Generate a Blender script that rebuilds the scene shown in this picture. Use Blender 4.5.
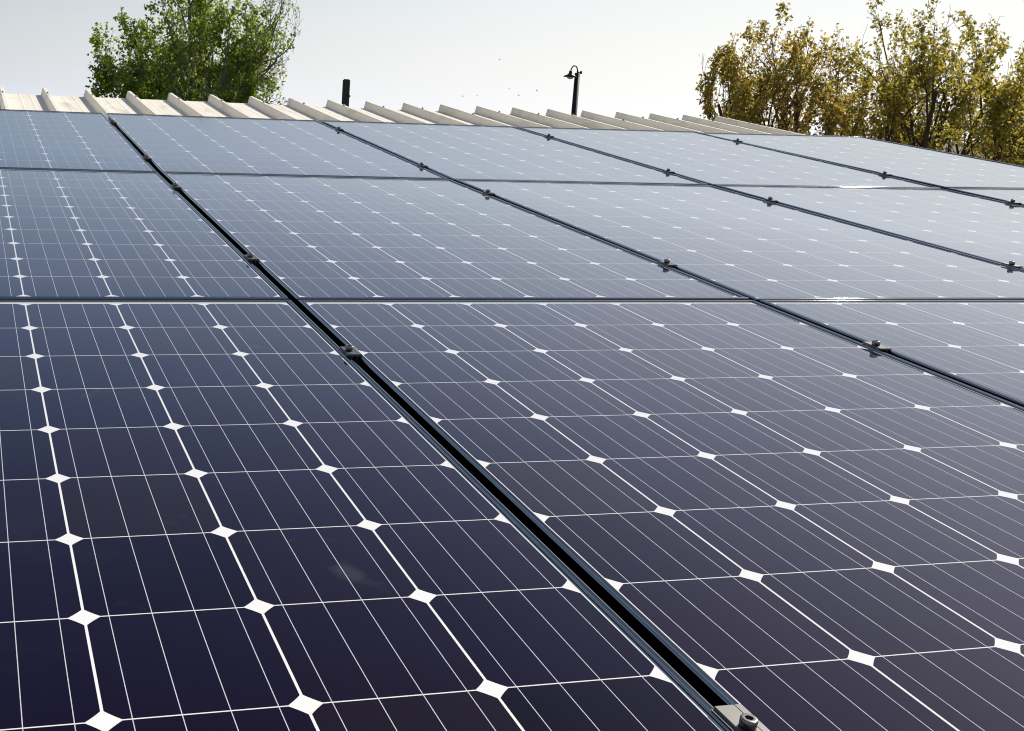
import bpy, bmesh, math, random
from mathutils import Vector, Matrix

for o in list(bpy.data.objects):
    bpy.data.objects.remove(o, do_unlink=True)
scene = bpy.context.scene
COL = scene.collection
RAD = math.radians

# ------------------------------------------------------------------ camera
SLOPE = Matrix.Rotation(RAD(5.0), 4, 'X')          # the roof rises 5 degrees away from the viewer
CAMR = ((0.97118, -0.23094, 0.05892), (-0.006076, -0.271135, -0.962522), (0.238262, 0.934426, -0.264724))
CAMC = Vector((-0.5905, -2.0729, 0.5252))
FPX, CX, CY = 1188.0, 259.3, 332.35
right, down, fwd = (Vector(r) for r in CAMR)
cam_d = bpy.data.cameras.new('camera')
cam = bpy.data.objects.new('camera', cam_d)
COL.objects.link(cam)
m = Matrix((right, -down, -fwd)).transposed().to_4x4()
m.translation = CAMC
cam.matrix_world = SLOPE @ m
cam_d.sensor_width = 36.0
cam_d.lens = FPX / 1024 * 36.0
cam_d.shift_x = (512 - CX) / 1024
cam_d.shift_y = (CY - 365.5) / 1024
cam_d.clip_start = 0.05
cam_d.clip_end = 4000
scene.camera = cam

# ------------------------------------------------------------------ light
SUN = Vector((0.641, 0.36, 0.68)).normalized()
el = math.asin(SUN.z)
az = math.atan2(SUN.x, SUN.y)
world = bpy.data.worlds.new('World')
scene.world = world
world.use_nodes = True
wn = world.node_tree
bg = wn.nodes['Background']
sky = wn.nodes.new('ShaderNodeTexSky')
sky.sky_type = 'NISHITA'
sky.sun_disc = False
sky.sun_elevation = el
sky.sun_rotation = az
sky.altitude = 0
sky.air_density = 1.0
sky.dust_density = 1.3
sky.ozone_density = 1.0
wn.links.new(sky.outputs['Color'], bg.inputs['Color'])
bg.inputs['Strength'].default_value = 0.080
# pale haze lying along the horizon, a little brighter towards the sun
def wmath(op, a, b=None):
    n = wn.nodes.new('ShaderNodeMath'); n.operation = op
    for i, x in enumerate((a, b)):
        if x is None:
            continue
        if isinstance(x, (int, float)):
            n.inputs[i].default_value = x
        else:
            wn.links.new(x, n.inputs[i])
    return n.outputs[0]
wtc = wn.nodes.new('ShaderNodeTexCoord')
wsp = wn.nodes.new('ShaderNodeSeparateXYZ')
wn.links.new(wtc.outputs['Generated'], wsp.inputs[0])
toward = wmath('ADD', wmath('MULTIPLY', wsp.outputs[0], math.sin(az)), wmath('MULTIPLY', wsp.outputs[1], math.cos(az)))
depth_ = wmath('MINIMUM', wmath('SUBTRACT', wmath('MULTIPLY', toward, 11.0), 13.6), -4.5)
hz_w = wmath('EXPONENT', wmath('MULTIPLY', wmath('MAXIMUM', wsp.outputs[2], 0.0), depth_))
hr = wn.nodes.new('ShaderNodeValToRGB')
hr.color_ramp.elements[0].position = 0.45; hr.color_ramp.elements[0].color = (0.66, 0.70, 0.775, 1)
hr.color_ramp.elements[1].position = 0.97; hr.color_ramp.elements[1].color = (0.99, 0.985, 0.98, 1)
wn.links.new(toward, hr.inputs[0])
bg2 = wn.nodes.new('ShaderNodeBackground')
wn.links.new(hr.outputs[0], bg2.inputs['Color'])
wmx = wn.nodes.new('ShaderNodeMixShader')
wn.links.new(hz_w, wmx.inputs[0])
wn.links.new(bg.outputs[0], wmx.inputs[1]); wn.links.new(bg2.outputs[0], wmx.inputs[2])
wn.links.new(wmx.outputs[0], wn.nodes['World Output'].inputs['Surface'])
sd = bpy.data.lights.new('sun', 'SUN')
sd.energy = 4.3
sd.angle = RAD(0.5)
sd.color = (1.0, 0.94, 0.86)
sun = bpy.data.objects.new('sun', sd)
COL.objects.link(sun)
sun.rotation_euler = SUN.to_track_quat('Z', 'Y').to_euler()
vs = scene.view_settings
vs.view_transform = 'Standard'
vs.look = 'None'
vs.exposure = 0.15
vs.gamma = 1.0
vs.use_curve_mapping = False
scene.render.filter_size = 1.1
try:
    scene.cycles.filter_width = 1.1
except AttributeError:
    pass

# ------------------------------------------------------------------ helpers
def link(name, me, parent=None):
    o = bpy.data.objects.new(name, me)
    COL.objects.link(o)
    if parent:
        o.parent = parent
    return o

def tag(o, label=None, cat=None, group=None, kind=None):
    for k, v in (('label', label), ('category', cat), ('group', group), ('kind', kind)):
        if v:
            o[k] = v
    return o

def empty(name, mat, label, cat, group=None):
    o = link(name, None)
    o.matrix_world = mat
    o.empty_display_size = 0.1
    return tag(o, label, cat, group)

def mesh(name, verts, faces, mats, fmat=None, smooth=None):
    me = bpy.data.meshes.new(name)
    me.from_pydata([tuple(v) for v in verts], [], faces)
    for mm in (mats if isinstance(mats, (list, tuple)) else [mats]):
        me.materials.append(mm)
    if fmat:
        me.polygons.foreach_set('material_index', fmat)
    if smooth is True:
        me.polygons.foreach_set('use_smooth', [True] * len(me.polygons))
    elif smooth:
        me.polygons.foreach_set('use_smooth', smooth)
    me.update()
    return me

class MB:
    """collects simple solids into one mesh"""
    def __init__(self):
        self.v, self.f, self.m, self.s = [], [], [], []
    def add(self, vs_, fs, mi=0, sm=False):
        b = len(self.v)
        self.v += [tuple(x) for x in vs_]
        for f in fs:
            self.f.append([i + b for i in f]); self.m.append(mi); self.s.append(sm)
    def box(self, a, b, mi=0):
        x0, y0, z0 = a; x1, y1, z1 = b
        self.add([(x0, y0, z0), (x1, y0, z0), (x1, y1, z0), (x0, y1, z0), (x0, y0, z1), (x1, y0, z1), (x1, y1, z1), (x0, y1, z1)],
                 [(3, 2, 1, 0), (4, 5, 6, 7), (0, 1, 5, 4), (1, 2, 6, 5), (2, 3, 7, 6), (3, 0, 4, 7)], mi)
    def lathe(self, prof, c=(0, 0, 0), n=24, mi=0, sm=True, axis=None):
        """prof: (r, z) pairs; axis: optional rotation matrix"""
        vs_, fs = [], []
        for r, z in prof:
            for k in range(n):
                a = 2 * math.pi * k / n
                p = Vector((r * math.cos(a), r * math.sin(a), z))
                if axis:
                    p = axis @ p
                vs_.append(p + Vector(c))
        for j in range(len(prof) - 1):
            for k in range(n):
                k2 = (k + 1) % n
                fs.append((j * n + k, j * n + k2, (j + 1) * n + k2, (j + 1) * n + k))
        self.add(vs_, fs, mi, sm)
    def tube(self, pts, radii, n=6, mi=0, sm=True, cap=True):
        pts = [Vector(p) for p in pts]
        vs_, fs = [], []
        ref = None
        for i, p in enumerate(pts):
            t = (pts[min(i + 1, len(pts) - 1)] - pts[max(i - 1, 0)]).normalized()
            if ref is None or abs(ref.dot(t)) > 0.95:
                ref = Vector((1, 0, 0)) if abs(t.x) < 0.8 else Vector((0, 1, 0))
            u = (ref - t * ref.dot(t)).normalized(); ref = u
            w = t.cross(u)
            for k in range(n):
                a = 2 * math.pi * k / n
                vs_.append(p + (u * math.cos(a) + w * math.sin(a)) * radii[i])
        for j in range(len(pts) - 1):
            for k in range(n):
                k2 = (k + 1) % n
                fs.append((j * n + k, j * n + k2, (j + 1) * n + k2, (j + 1) * n + k))
        if cap:
            fs.append(tuple(range(n))[::-1])
            fs.append(tuple((len(pts) - 1) * n + k for k in range(n)))
        self.add(vs_, fs, mi, sm)
    def build(self, name, mats, parent=None):
        return link(name, mesh(name, self.v, self.f, mats, self.m, self.s), parent)

def ray_point(px, py, dist):
    """world point at a given distance along a sight line, used once to stand the far things where they are"""
    d = right * ((px - CX) / FPX) + down * ((py - CY) / FPX) + fwd
    return SLOPE @ (CAMC + d.normalized() * dist)

# ------------------------------------------------------------------ materials
def new_mat(name):
    mt = bpy.data.materials.new(name)
    mt.use_nodes = True
    nt = mt.node_tree
    return mt, nt, nt.nodes['Principled BSDF']

class N:
    """tiny node-math helper"""
    def __init__(self, nt):
        self.nt = nt
    def m(self, op, a, b=None, c=None):
        n = self.nt.nodes.new('ShaderNodeMath'); n.operation = op
        for i, x in enumerate((a, b, c)):
            if x is None:
                continue
            if isinstance(x, (int, float)):
                n.inputs[i].default_value = x
            else:
                self.nt.links.new(x, n.inputs[i])
        return n.outputs[0]
    def mix(self, f, a, b):
        n = self.nt.nodes.new('ShaderNodeMix'); n.data_type = 'RGBA'
        for s, x in ((n.inputs[0], f), (n.inputs[6], a), (n.inputs[7], b)):
            if isinstance(x, (int, float)):
                s.default_value = x
            elif isinstance(x, tuple):
                s.default_value = (*x, 1)
            else:
                self.nt.links.new(x, s)
        return n.outputs[2]
    def noise(self, vec, scale, detail=3, rough=0.55):
        n = self.nt.nodes.new('ShaderNodeTexNoise')
        n.inputs['Scale'].default_value = scale
        n.inputs['Detail'].default_value = detail
        n.inputs['Roughness'].default_value = rough
        if vec is not None:
            self.nt.links.new(vec, n.inputs['Vector'])
        return n.outputs['Fac']
    def ramp(self, fac, stops):
        n = self.nt.nodes.new('ShaderNodeValToRGB')
        e = n.color_ramp.elements
        while len(e) < len(stops):
            e.new(0.5)
        for el_, (p, c) in zip(e, stops):
            el_.position = p; el_.color = (*c, 1)
        self.nt.links.new(fac, n.inputs[0])
        return n.outputs[0]
    def link(self, a, b):
        self.nt.links.new(a, b)

def plain(name, col, rough=0.5, metal=0.0, noise_amt=0.15, scale=30, ior=1.45, edge=None):
    mt, nt, p = new_mat(name)
    h = N(nt)
    tc = nt.nodes.new('ShaderNodeTexCoord')
    f = h.noise(tc.outputs['Object'], scale, 4)
    c = h.mix(f, tuple(x * (1 - noise_amt) for x in col), tuple(min(1, x * (1 + noise_amt)) for x in col))
    h.link(c, p.inputs['Base Color'])
    p.inputs['Roughness'].default_value = rough
    p.inputs['Metallic'].default_value = metal
    p.inputs['IOR'].default_value = ior
    if edge:
        p.inputs['Specular Tint'].default_value = (*edge, 1)
    return mt

PITCH = 0.158
GX, GY = 0.0190, 0.0261
CP = 6 * PITCH + 2 * GX          # column to column
RP = 10 * PITCH + 2 * GY         # row to row
PW, PL = CP - 0.014, RP - 0.012  # outer panel size

def cell_material():
    mt, nt, p = new_mat('monocrystalline_cells')
    h = N(nt)
    tc = nt.nodes.new('ShaderNodeTexCoord')
    oi = nt.nodes.new('ShaderNodeObjectInfo')
    sp = nt.nodes.new('ShaderNodeSeparateXYZ')
    h.link(tc.outputs['Object'], sp.inputs[0])
    u = h.m('ADD', h.m('DIVIDE', sp.outputs[0], PITCH), 3.0)
    v = h.m('ADD', h.m('DIVIDE', sp.outputs[1], PITCH), 5.0)
    cx = h.m('MULTIPLY', h.m('SUBTRACT', h.m('FRACT', u), 0.5), PITCH)
    cy = h.m('MULTIPLY', h.m('SUBTRACT', h.m('FRACT', v), 0.5), PITCH)
    inx = h.m('LESS_THAN', h.m('ABSOLUTE', cx), PITCH / 2 - 0.00125)
    iny = h.m('LESS_THAN', h.m('ABSOLUTE', cy), PITCH / 2 - 0.00070)
    rr = h.m('ADD', h.m('MULTIPLY', cx, cx), h.m('MULTIPLY', cy, cy))
    inr = h.m('LESS_THAN', rr, 0.1017 ** 2)
    au = h.m('LESS_THAN', h.m('ABSOLUTE', h.m('SUBTRACT', u, 3.0)), 3.0)
    av = h.m('LESS_THAN', h.m('ABSOLUTE', h.m('SUBTRACT', v, 5.0)), 5.0)
    area = h.m('MULTIPLY', au, av)
    cell = h.m('MULTIPLY', h.m('MULTIPLY', inx, iny), h.m('MULTIPLY', inr, area))
    bx = h.m('DIVIDE', cx, PITCH * 0.2415)          # four soldered ribbons on each cell, at -1.5, -0.5, 0.5, 1.5
    bb = h.m('MULTIPLY', h.m('ABSOLUTE', h.m('SUBTRACT', h.m('FRACT', bx), 0.5)), PITCH * 0.2415)
    bus = h.m('MULTIPLY', h.m('MULTIPLY', h.m('LESS_THAN', bb, 0.00038), h.m('LESS_THAN', h.m('ABSOLUTE', bx), 1.9)), area)
    # every cell is its own wafer: slightly different blue
    cmb = nt.nodes.new('ShaderNodeCombineXYZ')
    h.link(h.m('FLOOR', u), cmb.inputs[0]); h.link(h.m('FLOOR', v), cmb.inputs[1])
    h.link(h.m('MULTIPLY', oi.outputs['Random'], 97.0), cmb.inputs[2])
    wnz = nt.nodes.new('ShaderNodeTexWhiteNoise'); wnz.noise_dimensions = '3D'
    h.link(cmb.outputs[0], wnz.inputs['Vector'])
    ccol = h.ramp(wnz.outputs['Value'], [(0.0, (0.0022, 0.0014, 0.0085)), (0.35, (0.0036, 0.0020, 0.0150)), (0.75, (0.0060, 0.0032, 0.0135)), (0.9, (0.0085, 0.0052, 0.0115)), (1.0, (0.0100, 0.0075, 0.0095))])
    # panel-specific position for dust so that no two panels repeat
    va = nt.nodes.new('ShaderNodeVectorMath'); va.operation = 'ADD'
    h.link(tc.outputs['Object'], va.inputs[0]); h.link(oi.outputs['Location'], va.inputs[1])
    d1 = h.noise(va.outputs[0], 2.2, 5, 0.6)
    d2 = h.noise(va.outputs[0], 38.0, 3, 0.6)
    d3 = h.noise(va.outputs[0], 420.0, 2, 0.5)
    grain = h.m('ADD', h.m('MULTIPLY', d3, 0.5), 0.75)
    white = h.mix(d2, (0.82, 0.81, 0.77), (0.88, 0.87, 0.83))
    c = h.mix(cell, white, ccol)
    rib = h.mix(h.noise(va.outputs[0], 240.0, 2), (0.48, 0.49, 0.52), (0.78, 0.78, 0.80))
    c = h.mix(bus, c, rib)
    # thin film of dust, with a few smears
    sm = nt.nodes.new('ShaderNodeMapRange')
    sm.inputs['From Min'].default_value = 0.60; sm.inputs['From Max'].default_value = 0.78
    h.link(d1, sm.inputs['Value'])
    smear = h.m('MULTIPLY', h.m('MULTIPLY', sm.outputs[0], d2), 0.040)
    film = h.m('ADD', h.m('MULTIPLY', h.m('MULTIPLY', d1, 0.013), grain), smear)
    # a few wiped and dried water marks, like thin curved wisps
    dn = nt.nodes.new('ShaderNodeTexNoise'); dn.inputs['Scale'].default_value = 9.0; dn.inputs['Detail'].default_value = 2
    h.link(va.outputs[0], dn.inputs['Vector'])
    dv = nt.nodes.new('ShaderNodeVectorMath'); dv.operation = 'MULTIPLY_ADD'
    h.link(dn.outputs['Color'], dv.inputs[0]); dv.inputs[1].default_value = (0.10, 0.10, 0.10); h.link(va.outputs[0], dv.inputs[2])
    wisp = h.noise(dv.outputs[0], 14.0, 2, 0.5)
    wl = nt.nodes.new('ShaderNodeMapRange'); wl.inputs['From Min'].default_value = 0.66; wl.inputs['From Max'].default_value = 0.76
    h.link(wisp, wl.inputs['Value'])
    gate = nt.nodes.new('ShaderNodeMapRange'); gate.inputs['From Min'].default_value = 0.49; gate.inputs['From Max'].default_value = 0.57
    h.link(h.noise(va.outputs[0], 3.7, 2, 0.5), gate.inputs['Value'])
    film = h.m('ADD', film, h.m('MULTIPLY', h.m('MULTIPLY', wl.outputs[0], gate.outputs[0]), 0.045))
    c = h.mix(film, c, (0.55, 0.53, 0.52))
    # anti-reflection coated cover glass: next to nothing straight on, mirror-like at grazing angles
    df = nt.nodes.new('ShaderNodeBsdfDiffuse')
    h.link(c, df.inputs['Color'])
    gl = nt.nodes.new('ShaderNodeBsdfGlossy')
    rg = h.m('ADD', h.m('MULTIPLY', d2, 0.04), 0.05)
    h.link(rg, gl.inputs['Roughness'])
    lw = nt.nodes.new('ShaderNodeLayerWeight'); lw.inputs['Blend'].default_value = 0.5
    fr = h.m('MINIMUM', h.m('MULTIPLY', h.m('POWER', lw.outputs['Facing'], 5.2), 1.48), 0.69)
    # the coating gives a violet blue reflection that turns neutral towards grazing
    tm = nt.nodes.new('ShaderNodeMapRange'); tm.inputs['From Min'].default_value = 0.48; tm.inputs['From Max'].default_value = 0.84
    h.link(lw.outputs['Facing'], tm.inputs['Value'])
    h.link(h.mix(tm.outputs[0], (0.70, 0.675, 0.95), (1.0, 1.0, 1.0)), gl.inputs['Color'])
    mx = nt.nodes.new('ShaderNodeMixShader')
    h.link(fr, mx.inputs[0]); h.link(df.outputs[0], mx.inputs[1]); h.link(gl.outputs[0], mx.inputs[2])
    h.link(mx.outputs[0], nt.nodes['Material Output'].inputs['Surface'])
    nt.nodes.remove(p)
    bp = nt.nodes.new('ShaderNodeBump')
    bp.inputs['Strength'].default_value = 0.05; bp.inputs['Distance'].default_value = 0.001
    wv = h.noise(va.outputs[0], 5.0, 2, 0.5)
    h.link(h.m('ADD', h.m('MULTIPLY', wv, 4.0), d2), bp.inputs['Height']); h.link(bp.outputs[0], gl.inputs['Normal'])
    return mt

M_CELL = cell_material()
M_FRAME = plain('black_anodised_frame', (0.085, 0.105, 0.13), 0.045, 1.0, 0.08, 60, edge=(0.55, 0.58, 0.62))
M_EDGE = plain('frame_edge_glint', (0.38, 0.38, 0.385), 0.045, 1.0, 0.15, 60)  # bevel metal paler than the frame: sun glint boosted through its colour
M_ALU = plain('mill_aluminium', (0.135, 0.131, 0.123), 0.42, 0.6, 0.12, 90)
M_STEEL = plain('stainless_bolt', (0.24, 0.225, 0.21), 0.24, 1.0, 0.15, 160)
M_SOCKET = plain('dark_socket', (0.03, 0.03, 0.03), 0.5, 0.6)
M_POST = plain('dark_painted_post', (0.022, 0.022, 0.021), 0.5, 0.0, 0.4, 12)
M_LAMP = plain('black_lamp_enamel', (0.012, 0.012, 0.013), 0.3)
M_LENS = plain('frosted_lamp_glass', (0.55, 0.53, 0.48), 0.3)
M_BIRD = plain('dark_feathers', (0.03, 0.028, 0.026), 0.7)
M_BARK = plain('grey_brown_bark', (0.19, 0.165, 0.135), 0.9, 0.0, 0.35, 14)
M_BARK2 = plain('brown_bark', (0.085, 0.06, 0.042), 0.9, 0.0, 0.35, 14)
M_GALV = plain('dull_galvanised_fitting', (0.42, 0.42, 0.41), 0.5, 0.6)
M_RUST = plain('weathered_screw_head', (0.34, 0.29, 0.22), 0.6, 0.2)
M_WALL = plain('cream_wall_sheet', (0.62, 0.58, 0.5), 0.6, 0.0, 0.08, 3)

def roof_material():
    mt, nt, p = new_mat('cream_painted_roof_sheet')
    h = N(nt)
    g = nt.nodes.new('ShaderNodeNewGeometry')
    mp = nt.nodes.new('ShaderNodeMapping')
    mp.inputs['Scale'].default_value = (1.0, 0.25, 1.0)
    h.link(g.outputs['Position'], mp.inputs[0])
    a = h.noise(mp.outputs[0], 9.0, 5, 0.65)
    b = h.noise(g.outputs['Position'], 46.0, 4, 0.6)
    base = h.mix(b, (0.86, 0.79, 0.65), (0.91, 0.845, 0.72))
    dirt = h.ramp(a, [(0.50, (0, 0, 0)), (0.72, (1, 1, 1))])
    c = h.mix(h.m('MULTIPLY', dirt, 0.55), base, (0.47, 0.39, 0.25))
    h.link(c, p.inputs['Base Color'])
    p.inputs['Roughness'].default_value = 0.5
    p.inputs['IOR'].default_value = 1.4
    return mt
M_ROOF = roof_material()

def ground_material():
    mt, nt, p = new_mat('dry_earth_and_grass')
    h = N(nt)
    g = nt.nodes.new('ShaderNodeNewGeometry')
    a = h.noise(g.outputs['Position'], 0.25, 6, 0.6)
    b = h.noise(g.outputs['Position'], 6.0, 5, 0.65)
    c = h.mix(a, (0.16, 0.12, 0.075), (0.075, 0.085, 0.03))
    c = h.mix(h.m('MULTIPLY', b, 0.5), c, (0.22, 0.18, 0.12))
    h.link(c, p.inputs['Base Color'])
    p.inputs['Roughness'].default_value = 0.95
    return mt

def leaf_material(name, stops, trans):
    mt, nt, p = new_mat(name)
    h = N(nt)
    g = nt.nodes.new('ShaderNodeNewGeometry')
    c = h.ramp(g.outputs['Random Per Island'], stops)
    h.link(c, p.inputs['Base Color'])
    p.inputs['Roughness'].default_value = 0.42
    tr = nt.nodes.new('ShaderNodeBsdfTranslucent')
    tc = h.mix(0.35, c, trans)
    h.link(tc, tr.inputs['Color'])
    mx = nt.nodes.new('ShaderNodeMixShader')
    mx.inputs[0].default_value = 0.58
    h.link(p.outputs[0], mx.inputs[1]); h.link(tr.outputs[0], mx.inputs[2])
    h.link(mx.outputs[0], nt.nodes['Material Output'].inputs['Surface'])
    return mt

# ------------------------------------------------------------------ the setting
GZ = -4.0
gm = mesh('ground', [(-1500, -1500, GZ), (1500, -1500, GZ), (1500, 1500, GZ), (-1500, 1500, GZ)], [(0, 1, 2, 3)], ground_material())
tag(link('ground', gm), kind='structure')

# ---- the shed: ribbed metal roof, all in roof coordinates (x along the ridge, y up the slope)
RIDGE = 4.66
def roof_z(y):
    z = -0.112
    if y > 1.0:
        z += 0.0255 * (min(y, RIDGE) - 1.0)
    if y > RIDGE:
        z -= 0.20 * (y - RIDGE)
    return z
RIB = 0.2336
RIB0 = -0.1737
XL, XR, YB, YF = RIB0 - 24.5 * RIB, RIB0 + 18.6 * RIB, -3.4, 4.66
shed = empty('shed', SLOPE.copy(), 'cream metal shed whose ribbed roof shows its sunlit ridge behind the solar panels', 'shed')

ys_ = [YB, 1.0, RIDGE]
prof = []                                           # pans with two shallow stiffening swages each
k = math.floor((XL - RIB0) / RIB) - 1
while RIB0 + k * RIB < XR + RIB:
    c0 = RIB0 + k * RIB
    for off, hh in ((0.0, 0), (0.090, 0), (0.095, 0.0012), (0.099, 0.0012), (0.104, 0), (0.146, 0), (0.151, 0.0012), (0.155, 0.0012), (0.160, 0)):
        x = c0 + off
        if XL <= x <= XR:
            prof.append((x, hh))
    k += 1
V, F = [], []
for y in ys_:
    for x, hh in prof:
        V.append((x, y, roof_z(y) + hh))
n = len(prof)
for j in range(len(ys_) - 1):
    for i in range(n - 1):
        F.append((j * n + i, j * n + i + 1, (j + 1) * n + i + 1, (j + 1) * n + i))
sheet = link('roof_sheet', mesh('roof_sheet', V, F, M_ROOF), shed)

def rib_mesh(ya, yb, yc, hgt=0.042):
    mb = MB()
    half = [(-0.019, 0.001), (-0.0105, hgt - 0.002), (-0.0085, hgt), (0.0085, hgt), (0.0105, hgt - 0.002), (0.019, 0.001)]
    yy = [y for y in (YB, 1.0, RIDGE + 0.004)]
    vs_, fs = [], []
    for y in yy:
        for x, z in half:
            vs_.append((x, y, roof_z(y) + z))
    nn = len(half)
    for j in range(len(yy) - 1):
        for i in range(nn - 1):
            fs.append((j * nn + i, j * nn + i + 1, (j + 1) * nn + i + 1, (j + 1) * nn + i))
    fs.append(tuple(range((len(yy) - 1) * nn, len(yy) * nn)))
    fs.append(tuple(range(nn))[::-1])
    mb.add(vs_, fs)
    for y in (ya, yc):                          # roofing screws on the crown
        mb.lathe([(0.0075, 0), (0.0075, 0.002), (0.0045, 0.0025), (0.0045, 0.007), (0.0, 0.0075)], (0, y, roof_z(y) + hgt), 8, 1)
    return mesh('rib', mb.v, mb.f, [M_ROOF, M_RUST], mb.m, mb.s)
rnd = random.Random(5)
rms = [rib_mesh(4.30 + rnd.uniform(-0.12, 0.12), 3.75 + rnd.uniform(-0.1, 0.1), -2.2) for _ in range(4)]
k = -24
while RIB0 + k * RIB < XR - 0.03:
    r = link('rib', rms[rnd.randrange(4)], sheet)
    r.location = (RIB0 + k * RIB, 0, 0)
    k += 1
def wall(name, pts, nrm):
    """vertical wall sheet in world space, 4 cm thick, expressed in the shed's frame"""
    inv = SLOPE.inverted()
    vs_ = [Vector(p) for p in pts] + [Vector(p) + Vector(nrm) * 0.04 for p in pts]
    vs_ = [inv @ v for v in vs_]
    q = len(pts)
    fs = [tuple(range(q)), tuple(range(q, 2 * q))[::-1]] + [(i, i + q, (i + 1) % q + q, (i + 1) % q) for i in range(q)]
    return link(name, mesh(name, vs_, fs, M_WALL), shed)
def rw(x, y):
    w = SLOPE @ Vector((x, y, roof_z(y) - 0.02)); return w
for x, nr in ((XL + 0.15, (1, 0, 0)), (XR - 0.15, (-1, 0, 0))):
    top = [rw(x, y) for y in (YB + 0.2, 1.0, RIDGE - 0.2)]
    wall('wall', [(x, top[0].y, GZ)] + [tuple(t) for t in top] + [(x, top[-1].y, GZ)], nr)
for y, nr in ((YB + 0.25, (0, 1, 0)), (YF - 0.25, (0, -1, 0))):
    a, b = rw(XL + 0.2, y), rw(XR - 0.2, y)
    wall('wall', [(a.x, a.y, GZ), tuple(a), tuple(b), (b.x, b.y, GZ)], nr)

# ------------------------------------------------------------------ solar panels
TOPZ = 0.0032
def frame_mesh():
    mb = MB()
    r = 0.0034
    pr = [(0.0, -0.036)]
    for i in range(6):
        a = math.pi / 2 * i / 5
        pr.append((r - r * math.cos(a), TOPZ - r + r * math.sin(a)))
    ri = 0.0016
    for i in range(4):
        a = math.pi / 2 * i / 3
        pr.append((0.0095 - ri + ri * math.sin(a), TOPZ - ri + ri * math.cos(a)))
    pr.append((0.0095, -0.003))
    hx, hy = PW / 2, PL / 2
    for (sx0, sy0), (sx1, sy1) in (((-1, -1), (1, -1)), ((1, -1), (1, 1)), ((1, 1), (-1, 1)), ((-1, 1), (-1, -1))):
        vs_ = []
        for d, z in pr:
            vs_ += [(sx0 * (hx - d), sy0 * (hy - d), z), (sx1 * (hx - d), sy1 * (hy - d), z)]
        for j in range(len(pr) - 1):
            flat = j in (0, 6, len(pr) - 2)
            b = len(mb.v)
        b = len(mb.v)
        mb.v += vs_
        for j in range(len(pr) - 1):
            mb.f.append([b + 2 * j, b + 2 * j + 1, b + 2 * j + 3, b + 2 * j + 2]); mb.m.append(1 if j in (2, 3, 4, 5, 7, 8, 9) else 0)
            mb.s.append(j not in (0, 6, len(pr) - 2))
    return mesh('frame', mb.v, mb.f, [M_FRAME, M_EDGE], mb.m, mb.s)
FRAME = frame_mesh()
mb = MB()
mb.box((-PW / 2 + 0.004, -PL / 2 + 0.004, -0.005), (PW / 2 - 0.004, PL / 2 - 0.004, 0.0))
LAM = mesh('glass_laminate', mb.v, mb.f, M_CELL)

# how far each grid corner of the array stands above the plane of the nearest row: the roof bows slightly
ZB = {-2: -0.001, -1: 0.0, 0: 0.0, 1: 0.002, 2: 0.006, 3: 0.017, 4: 0.036}
ZT = {-2: 0.026, -1: 0.025, 0: 0.025, 1: 0.029, 2: 0.036, 3: 0.044, 4: 0.048}
ZA = {-2: 0.0, -1: 0.0, 0: 0.0, 1: 0.0, 2: 0.0, 3: 0.004, 4: 0.014}
ZZ = {-1: {i: 0.0 for i in range(-2, 5)}, 0: ZA, 1: ZB, 2: ZT}
def panel_matrix(c, r):
    a, b, d, e = ZZ[r][c], ZZ[r][c + 1], ZZ[r + 1][c], ZZ[r + 1][c + 1]
    tx = ((b - a) + (e - d)) / 2 / CP
    ty = ((d - a) + (e - b)) / 2 / RP
    X = Vector((1, 0, tx)).normalized()
    Y = Vector((0, 1, ty)); Y = (Y - X * Y.dot(X)).normalized()
    Z = X.cross(Y)
    mm = Matrix((X, Y, Z)).transposed().to_4x4()
    mm.translation = Vector(((c + 0.5) * CP, (r + 0.5) * RP, (a + b + d + e) / 4))
    return mm
ROWN = {-1: 'front row', 0: 'middle row', 1: 'back row by the ridge'}
COLN = {-1: 'leftmost', 0: 'second from the left', 1: 'third from the left', 2: 'fourth from the left', 3: 'rightmost'}
LABELS = {
    (-1, -1): 'dark solar panel nearest the camera at the lower left, left of the silver clamp',
    (0, -1): 'dark solar panel filling the lower right, right of the nearest clamp and seam',
    (1, -1): 'solar panel of the front row cut off by the right edge of the photo',
    (2, -1): 'fourth solar panel from the left in the front row, beyond the right edge',
    (3, -1): 'fifth solar panel from the left in the front row, beyond the right edge',
}
def panel_label(c, r):
    if (c, r) in LABELS:
        return LABELS[(c, r)]
    return 'blue grey solar panel, %s in the %s' % (COLN[c], ROWN[r])
for r in (-1, 0, 1):
    for c in (-1, 0, 1, 2, 3):
        if r == -1 and c > 1:
            continue
        p = empty('solar_panel', SLOPE @ panel_matrix(c, r), panel_label(c, r), 'solar panel', 'solar panels of the roof array')
        link('frame', FRAME, p)
        link('glass_laminate', LAM, p)

def seam_z(k, y):
    r = min(max(math.floor(y / RP), -1), 1)
    t = y / RP - r
    return ZZ[r][k] * (1 - t) + ZZ[r + 1][k] * t

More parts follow.
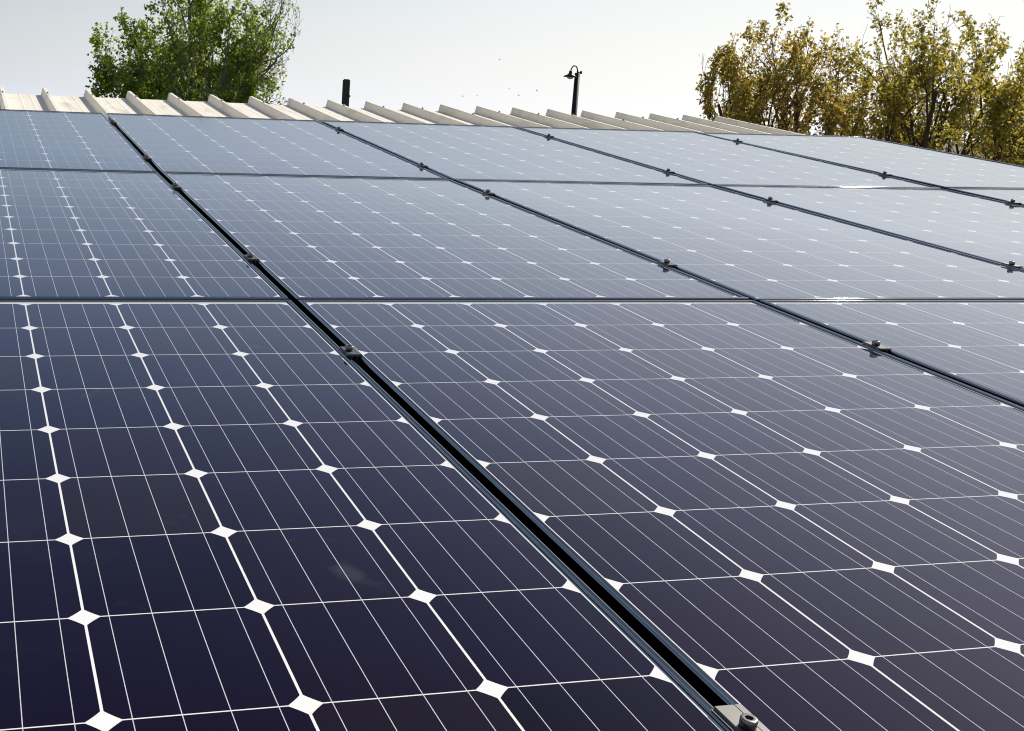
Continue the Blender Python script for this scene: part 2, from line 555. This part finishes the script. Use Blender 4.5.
# ------------------------------------------------------------------ clamps
def clamp_meshes():
    mb = MB()
    L = 0.030
    pr = [(-0.0150, 0.0), (-0.0150, 0.0010), (-0.0128, 0.0010), (-0.0124, 0.0030), (-0.0118, 0.0034),
          (0.0045, 0.0034), (0.0049, 0.0030), (0.0057, 0.0030), (0.0061, 0.0034), (0.0121, 0.0034), (0.0127, 0.0028), (0.0127, 0.0)]
    nn = len(pr)
    vs_ = [(x, -L, z) for x, z in pr] + [(x, L, z) for x, z in pr]
    fs = [(i, (i + 1) % nn, nn + (i + 1) % nn, nn + i) for i in range(nn)]
    fs += [tuple(range(nn))[::-1], tuple(range(nn, 2 * nn))]
    mb.add(vs_, [f[::-1] for f in fs])
    for s in (-1, 1):                                # legs of the channel that reach down into the gap
        mb.box((s * 0.0052 - 0.0012, -L + 0.001, -0.034), (s * 0.0052 + 0.0012, L - 0.001, -0.0005))
    plate = mesh('clamp_plate', mb.v, mb.f, M_ALU, mb.m, mb.s)
    b = MB()
    R = 0.0068
    b.lathe([(R - 0.0004, 0), (R, 0.0004), (R, 0.0074), (R - 0.0003, 0.0079), (R - 0.0009, 0.0082), (R - 0.0022, 0.0082)], n=28)
    ri = R - 0.0022
    hexr = 0.0036
    n_ = 24                                          # annulus down to a hexagonal socket
    vs_, fs = [], []
    for kk in range(n_):
        a = 2 * math.pi * kk / n_
        hr = hexr * math.cos(math.pi / 6) / math.cos((a % (math.pi / 3)) - math.pi / 6)
        vs_ += [(ri * math.cos(a), ri * math.sin(a), 0.0082), (hr * math.cos(a), hr * math.sin(a), 0.0082), (hr * math.cos(a), hr * math.sin(a), 0.0040)]
    for kk in range(n_):
        q = (kk + 1) % n_
        fs += [(3 * kk, 3 * q, 3 * q + 1, 3 * kk + 1), (3 * kk + 1, 3 * q + 1, 3 * q + 2, 3 * kk + 2)]
    b.add(vs_, fs)
    bolt = mesh('bolt', b.v, b.f, M_STEEL, b.m, b.s)
    s_ = MB()
    s_.add([(0.0042 * math.cos(math.pi / 3 * i), 0.0042 * math.sin(math.pi / 3 * i), z) for z in (0.0035, 0.0041) for i in range(6)],
           [(6, 7, 8, 9, 10, 11), (5, 4, 3, 2, 1, 0)])
    sock = mesh('socket', s_.v, s_.f, M_SOCKET)
    return plate, bolt, sock
PLATE, BOLT, SOCK = clamp_meshes()
SEAMN = {0: 'first seam from the left', 1: 'second seam from the left', 2: 'third seam from the left', 3: 'rightmost seam'}
CY_ = {-1.380: 'silver clamp with a big socket bolt at the bottom edge, nearest the camera',
       -0.352: 'small grey clamp on the %s, highest in the front row',
       0.332: 'small clamp on the %s, lower of its middle row pair',
       1.320: 'small clamp on the %s, upper of its middle row pair',
       1.925: 'small clamp on the %s, lower of its back row pair',
       2.900: 'small clamp on the %s, topmost one near the ridge'}
rnd = random.Random(11)
for k in range(4):
    for i, (y, lab) in enumerate(CY_.items()):
        if i < k and i < 3:
            continue
        yy = y + (rnd.uniform(-0.02, 0.02) if i > 1 else 0)
        zz = seam_z(k, yy) + TOPZ + 0.0005
        mm = Matrix.Translation((k * CP, yy, zz))
        o = empty('module_clamp', SLOPE @ mm, (lab % SEAMN[k]) if '%s' in lab else lab, 'clamp', 'clamps along the panel seams')
        pl = link('clamp_plate', PLATE, o)
        if y > -1:
            pl.scale = (0.92, 0.72, 1.0)
        bo = link('bolt', BOLT, o)
        bo.location = (-0.003, 0, 0.0036)
        bo.rotation_euler = (0, 0, rnd.uniform(0, 3))
        link('socket', SOCK, bo)

# ------------------------------------------------------------------ posts behind the ridge
D = 19.0
top = ray_point(346.5, 80, D); PXM = D / FPX
post = empty('fence_post', Matrix.Translation((top.x, top.y, GZ)), 'short dark square post sticking up alone behind the left part of the ridge', 'post')
H = top.z - GZ
w = 2.9 * PXM
mb = MB(); mb.box((-w, -w, 0), (w, w, H)); mb.box((-w + 0.012, -w + 0.012, H), (w - 0.012, w - 0.012, H + 0.012))
mb.build('shaft', M_POST, post)
mb = MB(); mb.lathe([(0.0, -0.012), (0.022, -0.012), (0.026, 0.0), (0.022, 0.014), (0.0, 0.016)], (w + 0.006, -w * 0.4, H - 15.0 * PXM), 10, axis=Matrix.Rotation(math.pi / 2, 3, 'Y'))
mb.build('fitting', M_GALV, post)

D = 21.0
PXM = D / FPX
top = ray_point(577.5, 73, D)
lampp = empty('street_lamp', Matrix.Translation((top.x, top.y, GZ)), 'dark lamp post with a gooseneck arm and bell shade behind the middle of the ridge', 'street lamp')
H = top.z - GZ
mb = MB()
mb.tube([(0, 0, 0), (0, 0, H * 0.5), (0, 0, H)], [0.070, 0.056, 2.5 * PXM], 12)
mb.build('pole', M_POST, lampp)
mb = MB()
u = PXM
mb.box((-0.6 * u, -0.6 * u, H), (0.6 * u, 0.6 * u, H + 2.2 * u))
mb.box((-0.4 * u, -1.0 * u, H - 0.8 * u), (4.2 * u, 1.0 * u, H + 0.9 * u))
mb.box((3.0 * u, -1.0 * u, H + 0.9 * u), (4.2 * u, 1.0 * u, H + 1.9 * u))
mb.build('bracket', M_POST, lampp)
mb = MB()                                            # arm: up, over and down on the left side
pts, rad_ = [], []
for i in range(17):
    t = i / 16
    a = math.pi * t
    pts.append((-3.6 * u + 3.4 * u * math.cos(a), 0, H + 1.6 * u + 5.2 * u * math.sin(a) - 0.6 * u * t))
    rad_.append(0.62 * u)
mb.tube([(-0.2 * u, 0, H - 4 * u)] + pts, [0.62 * u] + rad_, 8)
mb.build('arm', M_LAMP, lampp)
mb = MB()
c = (-7.2 * u, 0, H + 1.2 * u)
u *= 1.25
mb.lathe([(0.0, 0.6 * u), (1.1 * u, 0.5 * u), (1.3 * u, -1.2 * u), (2.0 * u, -2.2 * u), (4.9 * u, -3.4 * u), (5.1 * u, -4.2 * u), (4.7 * u, -4.2 * u), (3.0 * u, -3.0 * u), (0.0, -2.4 * u)], c, 20)
sh = mb.build('lamp_shade', M_LAMP, lampp)
mb = MB()
mb.lathe([(2.6 * u, -3.0 * u), (2.7 * u, -4.2 * u), (1.8 * u, -5.4 * u), (0.0, -5.8 * u)], c, 16)
mb.build('lens', M_LENS, sh)

# ------------------------------------------------------------------ birds
def bird_mesh(flap):
    mb = MB()
    mb.lathe([(0.0, -0.13), (0.012, -0.11), (0.03, -0.04), (0.036, 0.02), (0.022, 0.08), (0.012, 0.10), (0.0, 0.13)], (0, 0, 0), 8, axis=Matrix.Rotation(math.pi / 2, 3, 'Y'))
    for s in (-1, 1):
        a = [(-0.05, 0.02 * s, 0.01), (0.05, 0.02 * s, 0.01), (0.045, 0.13 * s, 0.01 + flap * 0.5), (-0.04, 0.13 * s, 0.01 + flap * 0.5), (0.0, 0.25 * s, flap)]
        lo = [(x, y, z - 0.006) for x, y, z in a]
        mb.add(a + lo, [(0, 1, 2, 3), (3, 2, 4), (8, 7, 6, 5), (9, 7, 8), (0, 5, 6, 1), (1, 6, 7, 2), (2, 7, 9, 4), (4, 9, 8, 3), (3, 8, 5, 0)])
    mb.add([(-0.10, -0.012, 0), (-0.10, 0.012, 0), (-0.2, 0.04, 0), (-0.2, -0.04, 0), (-0.10, -0.012, -0.006), (-0.10, 0.012, -0.006), (-0.2, 0.04, -0.006), (-0.2, -0.04, -0.006)],
           [(0, 1, 2, 3), (7, 6, 5, 4), (0, 4, 5, 1), (1, 5, 6, 2), (2, 6, 7, 3), (3, 7, 4, 0)])
    return mb
BL = ['topmost tiny bird, high above the others', 'tiny dark bird left of the middle of the flock', 'upper of two tiny birds in the middle of the flock', 'lower of two tiny birds in the middle of the flock', 'rightmost tiny bird of the flock, nearest the lamp post', 'faint leftmost tiny bird of the flock']
for i, ((px, py), fl) in enumerate(zip(((499.6, 59.5), (477.5, 95.3), (509, 88.8), (518.6, 95.3), (536.8, 90.4), (462.7, 96.2)), (0.03, -0.06, 0.10, 0.05, -0.03, 0.08))):
    mb = bird_mesh(fl)
    o = mb.build('bird', M_BIRD)
    o.location = ray_point(px, py, 160 + 11 * i)
    o.rotation_euler = (0.2 * i, 0.1, 0.7 * i)
    tag(o, BL[i] + ', flying over the ridge', 'bird', 'birds in the sky')

# ------------------------------------------------------------------ trees
def rand_dir(r):
    while True:
        v = Vector((r.uniform(-1, 1), r.uniform(-1, 1), r.uniform(-1, 1)))
        if 0.05 < v.length < 1:
            return v.normalized()

def grow_tree(seed, height, trunk_h, stems, spread, levels, kids, up):
    """returns branch polylines [(points, radii, level)] inside a tree of the given height"""
    r = random.Random(seed)
    out = []
    def branch(p, d, L, rad, lvl):
        n_ = 6 if lvl < 2 else 4
        pts, rr = [p.copy()], [rad]
        for i in range(n_):
            d = (d + rand_dir(r) * (0.16 if lvl < 2 else 0.24) + Vector((0, 0, up * (0.12 if lvl else 0.05)))).normalized()
            p = p + d * (L / n_)
            pts.append(p.copy())
            rr.append(rad * (1 - 0.62 * (i + 1) / n_))
        out.append((pts, rr, lvl))
        if lvl >= levels:
            return
        for j in range(kids[lvl]):
            t = 0.25 + 0.75 * (j + r.random()) / kids[lvl]
            f = t * n_; i0 = min(int(f), n_ - 1)
            q = pts[i0].lerp(pts[i0 + 1], f - i0)
            dd = (pts[i0 + 1] - pts[i0]).normalized()
            side = rand_dir(r); side = (side - dd * side.dot(dd)).normalized()
            ang = r.uniform(0.45, 0.95)
            nd = (dd * math.cos(ang) + side * math.sin(ang)).normalized()
            branch(q, nd, L * r.uniform(0.42, 0.66) * (1.15 - 0.35 * t), rr[i0] * 0.55, lvl + 1)
    base = Vector((0, 0, 0))
    trunk = [base, Vector((r.uniform(-0.05, 0.05), r.uniform(-0.05, 0.05), trunk_h * 0.5)), Vector((0, 0, trunk_h))]
    out.append((trunk, [height * 0.024, height * 0.020, height * 0.018], 0))
    for s in range(stems):
        a = 2.39996 * s + r.uniform(-0.3, 0.3)
        tilt = spread * math.sqrt((s + 0.4) / stems) * r.uniform(0.9, 1.1)
        d = Vector((math.cos(a) * math.sin(tilt), math.sin(a) * math.sin(tilt), math.cos(tilt)))
        branch(Vector((0, 0, trunk_h * r.uniform(0.8, 1.0))), d, (height - trunk_h) * r.uniform(0.62, 0.8), height * 0.012, 1)
    return out

def make_tree(name, label, px, top_py, half_px, D, trunk_frac, seed, stems, spread, kids, up, leaf_n, leaf_sz, mats, leaf_keep=None, group=None, dome=None):
    bx = ray_point(px, top_py, D)
    H = bx.z - GZ
    root = empty(name, Matrix.Translation((bx.x, bx.y, GZ)), label, 'tree', group)
    br = grow_tree(seed, H, H * trunk_frac, stems, spread, 4, kids, up)
    r = random.Random(seed + 100)
    tips = [p for pts, rr, l in br if l >= 3 for p in pts]
    zs = sorted(p.z for p in tips); zt = zs[int(len(zs) * 0.998)]
    # the crown is stretched to the size of the tree
    xs = sorted(p.dot(CAMX) for p in tips)
    lo, hi = xs[int(len(xs) * 0.01)], xs[int(len(xs) * 0.99)]
    mid = (lo + hi) / 2
    sx = half_px * D / FPX / ((hi - lo) / 2); sz = (H - H * trunk_frac) / (zt - H * trunk_frac)
    t0 = H * trunk_frac
    def fit(p):
        k = min(1.0, max(0.0, (p.z - t0 * 0.6) / (t0 * 0.8)))
        q = p - CAMX * (mid * k)
        f = 1 + (sx - 1) * k
        v = Vector((q.x * f, q.y * f, p.z if p.z < t0 else t0 + (p.z - t0) * sz))
        R_ = half_px * D / FPX
        zc = t0 + (H - t0) * 0.55
        e = Vector((v.x / R_, v.y / R_, (v.z - zc) / (H - zc)))
        if dome is not None and v.z > t0 and e.length > 0.92:
            e2 = e.normalized() * (0.92 + dome * (e.length - 0.92))
            v = Vector((e2.x * R_, e2.y * R_, zc + e2.z * (H - zc)))
        return v
    wood = MB()
    lv, lf = [], []
    for pts, rr, l in br:
        pp = [fit(p) for p in pts]
        rad = [max(x * (0.8 if l < 3 else 0.6), 0.0028) for x in rr]
        wood.tube(pp, rad, 7 if l < 2 else (5 if l < 3 else 3), cap=False)
        if l >= 2:
            for i in range(1 if l == 2 else 0, len(pp) - 1):
                seg = pp[i + 1] - pp[i]
                cnt = leaf_n if l == 4 else max(1, leaf_n // 2)
                for q in range(cnt):
                    c = pp[i] + seg * r.random() + rand_dir(r) * (0.02 + 0.9 * leaf_sz * r.random())
                    if leaf_keep and r.random() > leaf_keep(c, H, half_px * D / FPX):
                        continue
                    a = rand_dir(r); a.z -= 0.45; a.normalize()
                    b = rand_dir(r); b = (b - a * b.dot(a)).normalized()
                    nrm = a.cross(b)
                    s = leaf_sz * r.uniform(0.5, 1.35)
                    w_ = s * r.uniform(0.28, 0.40)
                    k0 = len(lv)
                    lv += [tuple(c), tuple(c + a * s * 0.45 + b * w_ + nrm * s * 0.1), tuple(c + a * s), tuple(c + a * s * 0.45 - b * w_ + nrm * s * 0.1)]
                    lf += [(k0, k0 + 1, k0 + 2), (k0, k0 + 2, k0 + 3)]
    wood.build('trunk', mats[0], root)
    link('crown', mesh('crown', lv, lf, mats[1]), root)
    return root, len(lf) // 2
CAMX = (SLOPE.to_3x3() @ right); CAMX.z = 0; CAMX.normalize()

L_GREEN = leaf_material('glossy_green_leaves', [(0.0, (0.03, 0.075, 0.012)), (0.35, (0.08, 0.15, 0.02)), (0.65, (0.19, 0.26, 0.03)), (1.0, (0.36, 0.38, 0.05))], (0.62, 0.80, 0.07))
L_BROWN = leaf_material('turning_brown_leaves', [(0.0, (0.08, 0.12, 0.025)), (0.25, (0.19, 0.22, 0.04)), (0.45, (0.32, 0.26, 0.045)), (0.7, (0.46, 0.32, 0.06)), (0.9, (0.54, 0.39, 0.08)), (1.0, (0.22, 0.10, 0.03))], (0.95, 0.70, 0.13))
L_OLIVE = leaf_material('turning_olive_leaves', [(0.0, (0.08, 0.10, 0.02)), (0.35, (0.19, 0.19, 0.03)), (0.7, (0.36, 0.28, 0.04)), (0.9, (0.45, 0.32, 0.05)), (1.0, (0.20, 0.10, 0.03))], (0.95, 0.80, 0.13))

def keep_left(c, H, hw):
    s = c.dot(CAMX) / hw                              # the far right side of this crown is almost bare
    f = 1.0 if s < 0.45 else max(0.16, 1.0 - (s - 0.45) / 0.45)
    n_ = math.sin(c.x * 5.1 + 1.3) * math.sin(c.y * 4.7) * math.sin(c.z * 5.7 + 0.6)
    return f * min(1.0, max(0.12, 0.72 + 1.9 * n_))
def keep_right(c, H, hw):
    n_ = math.sin(c.x * 4.3 + 0.3) * math.sin(c.y * 4.1 + 1.0) * math.sin(c.z * 4.9)
    return min(1.0, max(0.15, 0.78 + 1.8 * n_))

cnt = []
cnt.append(make_tree('evergreen_tree', 'dense green tree with bare twigs on its right side, behind the left of the ridge', 198, -78, 98, 22.0, 0.44, 3, 13, 1.15, [0, 6, 6, 5], 0.22, 6, 0.068, (M_BARK, L_GREEN), keep_left, None, 0.45))
GR = 'autumn trees beyond the right edge of the roof'
cnt.append(make_tree('autumn_tree', 'brown and olive autumn tree with upright twigs, left one of the trees on the right', 800, 4, 73, 20.0, 0.38, 8, 9, 0.85, [0, 5, 5, 4], 1.0, 6, 0.060, (M_BARK2, L_BROWN), keep_right, GR, 0.5))
cnt.append(make_tree('autumn_tree', 'tallest yellow olive autumn tree, middle one of the trees on the right', 936, -14, 82, 21.5, 0.34, 21, 9, 0.78, [0, 5, 5, 4], 1.0, 6, 0.062, (M_BARK2, L_OLIVE), keep_right, GR, 0.6))
cnt.append(make_tree('autumn_tree', 'lower autumn tree cut off by the right edge of the photo', 1040, 50, 62, 19.5, 0.32, 34, 7, 0.8, [0, 5, 5, 4], 0.9, 7, 0.057, (M_BARK2, L_OLIVE), keep_right, GR))
print('leaves', cnt)
